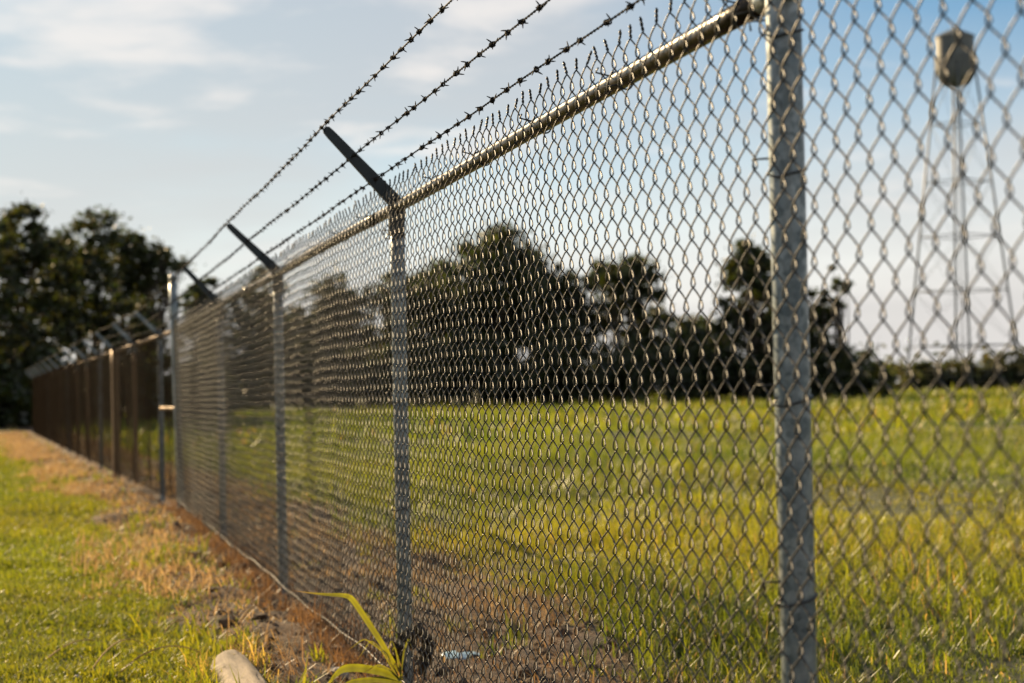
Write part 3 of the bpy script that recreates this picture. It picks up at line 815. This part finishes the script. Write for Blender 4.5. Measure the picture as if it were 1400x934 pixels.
def tufts(n_, per, x, y, hh, ww, spread, ca, cb, name, label, m=M_GRASS):
    k = np.repeat(np.arange(len(x)), per); c = len(k)
    th = rng.lognormal(0, 0.4, len(x))[k]
    X_ = x[k] + rng.normal(0, spread, c); Y_ = y[k] + rng.normal(0, spread, c)
    put(name, X_, Y_, hh * th.clip(0.4, 2.2) * rng.uniform(0.4, 1.3, c), ww * rng.uniform(0.7, 1.3, c), rng.uniform(0.05, 0.9, c), rng.uniform(0.1, 1.2, c),
        lerp(ca, cb, rng.uniform(0, 1, c)), 2, label, 'grass', m)
y = rng.uniform(4.5, 22, 700); x = xf(y) - np.abs(rng.normal(0.58, 0.16, 700))
k = fbm(x, y, 71, 1.1) > 0.06
tufts(0, 26, x[k], y[k], 0.075, 0.006, 0.025, (0.07, 0.11, 0.012), (0.20, 0.21, 0.016), 'stray_grass', 'green grass tufts spilling from the lawn onto the dead strip')
y = rng.uniform(4.6, 16, 420); x = xf(y) - 0.036 + rng.normal(0, 0.05, 420)
tufts(0, 22, x, y, 0.07, 0.0035, 0.03, (0.06, 0.035, 0.018), (0.26, 0.16, 0.075), 'dead_weeds', 'dry brown weeds caught along the foot of the fence', M_STRAW)
y = 8 + 40 * rng.uniform(0, 1, 1900) ** 0.8; x = xf(y) - (0.50 + 0.008 * np.clip(y - 5, 0, 30)) + rng.normal(0, 0.16, len(y))
k = fbm(x, y, 81, 0.9) > -0.03
tufts(0, 20, x[k], y[k], 0.085, 0.007, 0.05, (0.25, 0.165, 0.08), (0.54, 0.42, 0.23), 'dry_tufts', 'pale golden dry grass tufts where the lawn meets the dead strip', M_STRAW)
print('blades done')

# ------------------------------------------------------------------ small things on the ground
def spot(xp, yp, z=0.0):
    """ground point seen at a pixel of the photo"""
    v = fw * FPX + r2 * (xp - 700) - u2 * (yp - 467)
    t = (z - CAMZ) / v.z
    return Vector((0, 0, CAMZ)) + v * t
def gz(x, y): return float(gh(np.array([x]), np.array([y]))[0])

# weathered log, half sunk in the turf
p = spot(311, 928)
lg = MB()
rs = np.random.default_rng(5)
k, n_ = 40, 46
th = np.arange(k) * 2 * np.pi / k
ridge = np.repeat(rs.normal(0, 1, k // 2), 2)
V = []
for q in range(n_):
    u = q / (n_ - 1)
    rad = 0.057 * (1 + 0.10 * u) * (1 + 0.02 * math.sin(9 * u + 1))
    e = min(u / 0.03, 1)
    rad *= math.sqrt(max(0.03, 1 - (1 - e) ** 2)) if q else 0.45
    crack = np.where(np.abs(np.sin(5.5 * th + 0.6 * math.sin(7 * u))) < 0.13, -0.09, 0.0)
    rv = rad * (1 + 0.05 * np.sin(2 * th + 2 * u) + 0.022 * ridge + crack + rs.normal(0, 0.008, k))
    V.append(np.stack([rv * np.cos(th) + 0.015 * math.sin(4 * u), np.full(k, -u * 1.7), rv * np.sin(th)], -1))
V = np.array(V).reshape(-1, 3)
ii = np.arange(n_ - 1)[:, None] * k; j = np.arange(k)[None]; j2 = (j + 1) % k
lg.add(V, np.stack([ii + j, ii + k + j, ii + k + j2, ii + j2], -1).reshape(-1, 4))
lg.add([V[:k].mean(0)] + list(V[:k]), T=[[0, 1 + a, 1 + (a + 1) % k] for a in range(k)])
lg.add([V[-k:].mean(0)] + list(V[-k:]), T=[[0, 1 + (a + 1) % k, 1 + a] for a in range(k)])
o = lg.build('log', M_LOG, None, loc=(p.x, p.y, gz(p.x, p.y) + 0.016), rot=(R(-0.6), 0, R(-1)))
tag(o, 'pale weathered log lying in the dead grass beside the lawn', 'log')
yy_ = p.y + rng.uniform(-1.0, 0.12, 90); sdv = rng.choice([-1, 1], 90)
xx_ = p.x + (yy_ - p.y) * math.tan(R(3)) + sdv * rng.uniform(0.05, 0.10, 90)
tufts(0, 14, xx_, yy_, 0.065, 0.005, 0.02, (0.09, 0.12, 0.014), (0.36, 0.27, 0.11), 'stray_grass', 'mixed green and dry grass grown up against the weathered log')
# loose clods and crumbs of soil on the strip
nc = 2600
y = 4.4 + 22 * rng.uniform(0, 1, nc) ** 1.6; x = xf(y) + rng.uniform(-0.5, 1.0, nc)
k = strip(x, y) > 0.6; x, y = x[k], y[k]; nc = len(x)
ico = np.array([[0, 0, 1], [0.9, 0, 0.4], [0.28, 0.85, 0.4], [-0.72, 0.53, 0.4], [-0.72, -0.53, 0.4], [0.28, -0.85, 0.4], [0.72, 0.53, -0.4], [-0.28, 0.85, -0.4], [-0.9, 0, -0.4], [-0.28, -0.85, -0.4], [0.72, -0.53, -0.4], [0, 0, -1]])
icf = np.array([[0, 1, 2], [0, 2, 3], [0, 3, 4], [0, 4, 5], [0, 5, 1], [1, 6, 2], [2, 7, 3], [3, 8, 4], [4, 9, 5], [5, 10, 1], [6, 7, 2], [7, 8, 3], [8, 9, 4], [9, 10, 5], [10, 6, 1], [11, 7, 6], [11, 8, 7], [11, 9, 8], [11, 10, 9], [11, 6, 10]])
sz = rng.lognormal(-4.7, 0.55, nc).clip(0.004, 0.05)
V = ico[None] * (sz[:, None, None] * rng.uniform(0.6, 1.3, (nc, 12, 1))) * np.array([1, 1, 0.7])
V = V + np.stack([x, y, gh(x, y) + sz * 0.2], -1)[:, None]
tag(obj('soil_clods', mesh_np('soil_clods', V.reshape(-1, 3), (icf[None] + (np.arange(nc) * 12)[:, None, None]).reshape(-1, 3), M_CLOD, smooth=False)), 'dark clods and crumbs of soil scattered on the bare strip', 'soil', kind='stuff')

# stones
def stone(p, s, label, seed, m=M_STONE, name='stone', group=None):
    rs = np.random.default_rng(seed)
    b = MB(); n1, k = 7, 10
    th = np.arange(k) * 6.2832 / k
    V = []
    for q in range(n1):
        a = math.pi * (q + 0.15) / (n1 - 0.7)
        rr = math.sin(a) * (1 + rs.normal(0, 0.12, k))
        V.append(np.stack([s[0] * rr * np.cos(th), s[1] * rr * np.sin(th), s[2] * (math.cos(a) + rs.normal(0, 0.06, k))], -1))
    V = np.array(V).reshape(-1, 3)
    ii = np.arange(n1 - 1)[:, None] * k; j = np.arange(k)[None]; j2 = (j + 1) % k
    b.add(V, np.stack([ii + j, ii + k + j, ii + k + j2, ii + j2], -1).reshape(-1, 4))
    b.add([V[:k].mean(0)] + list(V[:k]), T=[[0, 1 + a, 1 + (a + 1) % k] for a in range(k)])
    b.add([V[-k:].mean(0)] + list(V[-k:]), T=[[0, 1 + (a + 1) % k, 1 + a] for a in range(k)])
    o = b.build(name, m, None, loc=(p.x, p.y, gz(p.x, p.y) + s[2] * 0.35), rot=(0, 0, rs.uniform(0, 6)), smooth=False)
    return tag(o, label, 'stone', group)
stone(spot(462, 926), (0.035, 0.03, 0.022), 'pale stone under the bent yellow-green leaves', 1)
stone(spot(392, 833), (0.045, 0.03, 0.018), 'flat grey stone at the foot of the second arm post', 2)
stone(spot(106, 930), (0.016, 0.016, 0.014), 'small grey pebble in the short lawn', 3)

# long strap leaves growing at the post
def strap(par, pts, w, m, name='leaf', tint=(0.2, 0.2, 0.02)):
    pts = np.asarray(pts, float)
    # smooth the control points
    t = np.linspace(0, len(pts) - 1, 22); P = np.stack([np.interp(t, np.arange(len(pts)), pts[:, q]) for q in range(3)], -1)
    for _ in range(2): P[1:-1] = (P[:-2] + 2 * P[1:-1] + P[2:]) / 4
    u = np.linspace(0, 1, len(P)); ww = w * np.clip(np.minimum(0.55 + 2 * u, (1 - u) * 2.2), 0.03, 1)
    tg = np.gradient(P, axis=0); tg /= np.linalg.norm(tg, axis=1, keepdims=True)
    sd_ = np.cross(tg, np.array([0.25, -0.95, 0.2])); sd_ /= np.linalg.norm(sd_, axis=1, keepdims=True) + 1e-9
    nrm = np.cross(sd_, tg)
    V = np.stack([P - sd_ * ww[:, None] / 2 + nrm * ww[:, None] * 0.18, P, P + sd_ * ww[:, None] / 2 + nrm * ww[:, None] * 0.18], 1).reshape(-1, 3)
    i_ = np.arange(len(P) - 1)[:, None] * 3
    Q = np.concatenate([i_ + np.array([[0, 1, 4, 3]]), i_ + np.array([[1, 2, 5, 4]])])
    uu = np.repeat(u, 3)[:, None]
    sp = np.repeat(rng.uniform(0.75, 1.15, len(P)), 3)[:, None]
    cen = np.tile([1.0, 0.7, 1.0], len(P))[:, None]
    br = np.clip((uu - 0.80) / 0.2, 0, 1) ** 1.5
    cc = np.asarray(tint)[None] * sp * cen * (0.75 + 0.35 * uu) * (1 - br) + np.asarray((0.25, 0.15, 0.06))[None] * br
    me = mesh_np(name, V, Q, m, cc)
    return obj(name, me, par)
def pix(xp, yp, ydist):
    """point at a given distance along the fence seen at a pixel"""
    v = fw * FPX + r2 * (xp - 700) - u2 * (yp - 467)
    t = ydist / v.y
    return np.array(Vector((0, 0, CAMZ)) + v * t)
YP = Y1 + L - 0.20
reed = empty('strap_leaf_plant', pix(548, 925, YP), 'yellow-green plant with long bent strap leaves against the second post', 'plant')
def rel(pts): return [pix(a, c, YP + d) - np.array(reed.location) for a, c, d in pts]
strap(reed, rel([(549, 925, 0.02), (525, 885, 0), (502, 850, 0), (482, 820, 0), (474, 814, 0), (440, 813, 0.02), (403, 808, 0.06)]), 0.017, M_GRASS, tint=(0.17, 0.19, 0.012))
strap(reed, rel([(549, 930, 0), (520, 918, -0.02), (490, 913, -0.04), (468, 914, -0.05), (455, 926, -0.06), (440, 950, -0.06)]), 0.022, M_GRASS, tint=(0.14, 0.165, 0.015))
strap(reed, rel([(549, 935, 0), (520, 929, -0.05), (480, 932, -0.08), (455, 945, -0.1)]), 0.016, M_GRASS, tint=(0.11, 0.13, 0.012))
for q in range(9):
    x0 = 549 + random.uniform(-6, 4); dx_ = random.uniform(-75, 30); hh_ = random.uniform(15, 55); dd = random.uniform(-0.08, 0.05)
    strap(reed, rel([(x0, 930, 0), (x0 + dx_ * 0.3, 928 - hh_ * 0.7, dd * 0.5), (x0 + dx_ * 0.65, 926 - hh_, dd), (x0 + dx_, 930 - hh_ * random.uniform(0.3, 0.9), dd)]), random.uniform(0.003, 0.007), M_GRASS,
          tint=random.choice([(0.12, 0.14, 0.015), (0.26, 0.18, 0.06), (0.16, 0.17, 0.02)]))
# withered dark weed at the post
weed = empty('withered_weed', pix(565, 925, YP + 0.28), 'withered blackish weed with curled leaves at the foot of the second post', 'weed')
def relw(pts): return [pix(a, c, YP + d) - np.array(weed.location) for a, c, d in pts]
b = MB(); b.tube(relw([(556, 925, 0.14), (540, 890, 0.1), (545, 868, 0.09), (562, 858, 0.08)]), [0.004, 0.003, 0.003, 0.002], 5); b.build('stem', M_BARK, weed)
b = MB(); b.tube(relw([(580, 930, 0.3), (584, 900, 0.3), (578, 870, 0.3), (574, 850, 0.3)]), [0.004, 0.003, 0.003, 0.002], 5); b.build('stem', M_BARK, weed)
rs = np.random.default_rng(9)
for (a, c, d) in ((548, 866, 0.09), (542, 880, 0.1), (538, 896, 0.1), (556, 862, 0.08), (578, 856, 0.3), (582, 872, 0.3), (590, 884, 0.3), (574, 886, 0.3), (580, 900, 0.3), (586, 866, 0.28)):
    q = [(a, c, d)]
    dx_, dy_ = rs.uniform(-12, 12), rs.uniform(10, 22)
    q += [(a + dx_ * 0.5, c + dy_ * 0.3, d - 0.02), (a + dx_, c + dy_, d + 0.01), (a + dx_ * 0.6, c + dy_ * 1.3, d + 0.02)]
    strap(weed, relw(q), 0.036, M_DEADLEAF, tint=(0.030, 0.022, 0.014))

# blue plastic scrap inside the fence
p = spot(632, 908)
m, n, l = mat('blue_plastic'); o_ = N(n, 'ShaderNodeOutputMaterial'); p_ = N(n, 'ShaderNodeBsdfPrincipled')
p_.inputs['Base Color'].default_value = (0.25, 0.38, 0.48, 1); p_.inputs['Roughness'].default_value = 0.35; l.new(p_.outputs[0], o_.inputs[0])
gxx, gyy = np.meshgrid(np.linspace(-1, 1, 9), np.linspace(-1, 1, 7))
V = np.stack([gxx * 0.06, gyy * 0.05, 0.02 + 0.05 * fbm(gxx * 2 + 9, gyy * 2 + 9, 61, 1.5) + 0.012], -1).reshape(-1, 3)
ii = (np.arange(6)[:, None] * 9 + np.arange(8)[None]).ravel()
me = mesh_np('plastic_scrap', V, np.stack([ii, ii + 1, ii + 10, ii + 9], -1), m)
o = obj('plastic_scrap', me, None, (p.x, p.y, gz(p.x, p.y)))
so = o.modifiers.new('thickness', 'SOLIDIFY'); so.thickness = 0.002
tag(o, 'crumpled pale blue plastic scrap on the dead strip inside the fence', 'litter')

# dry stalks arching out of the dead grass
ST = [((120, 925), (178, 903), (205, 890), 0.10), ((150, 934), (215, 902), (300, 920), 0.12), ((215, 880), (238, 860), (275, 872), 0.09),
      ((145, 740), (170, 728), (205, 752), 0.08), ((330, 870), (352, 850), (372, 868), 0.07), ((60, 905), (95, 890), (150, 884), 0.06)]
for q, (a, _, d, hh) in enumerate(ST):
    A_, C_ = np.array(spot(*a)), np.array(spot(*d))
    A_[2] = gz(A_[0], A_[1]); C_[2] = gz(C_[0], C_[1]) + 0.01
    t = np.linspace(0, 1, 14)[:, None]
    P = A_ * (1 - t) + C_ * t; P[:, 2] += (hh * 4 * t * (1 - t))[:, 0] * 0.7
    b = MB(); b.tube(P - A_, np.linspace(0.0032, 0.0012, 14), 5)
    o = b.build('dry_stalk', M_STALK, None, loc=A_)
    tag(o, 'dry tan stalk arching over the edge of the lawn', 'stalk', 'dry stalks at the lawn edge')
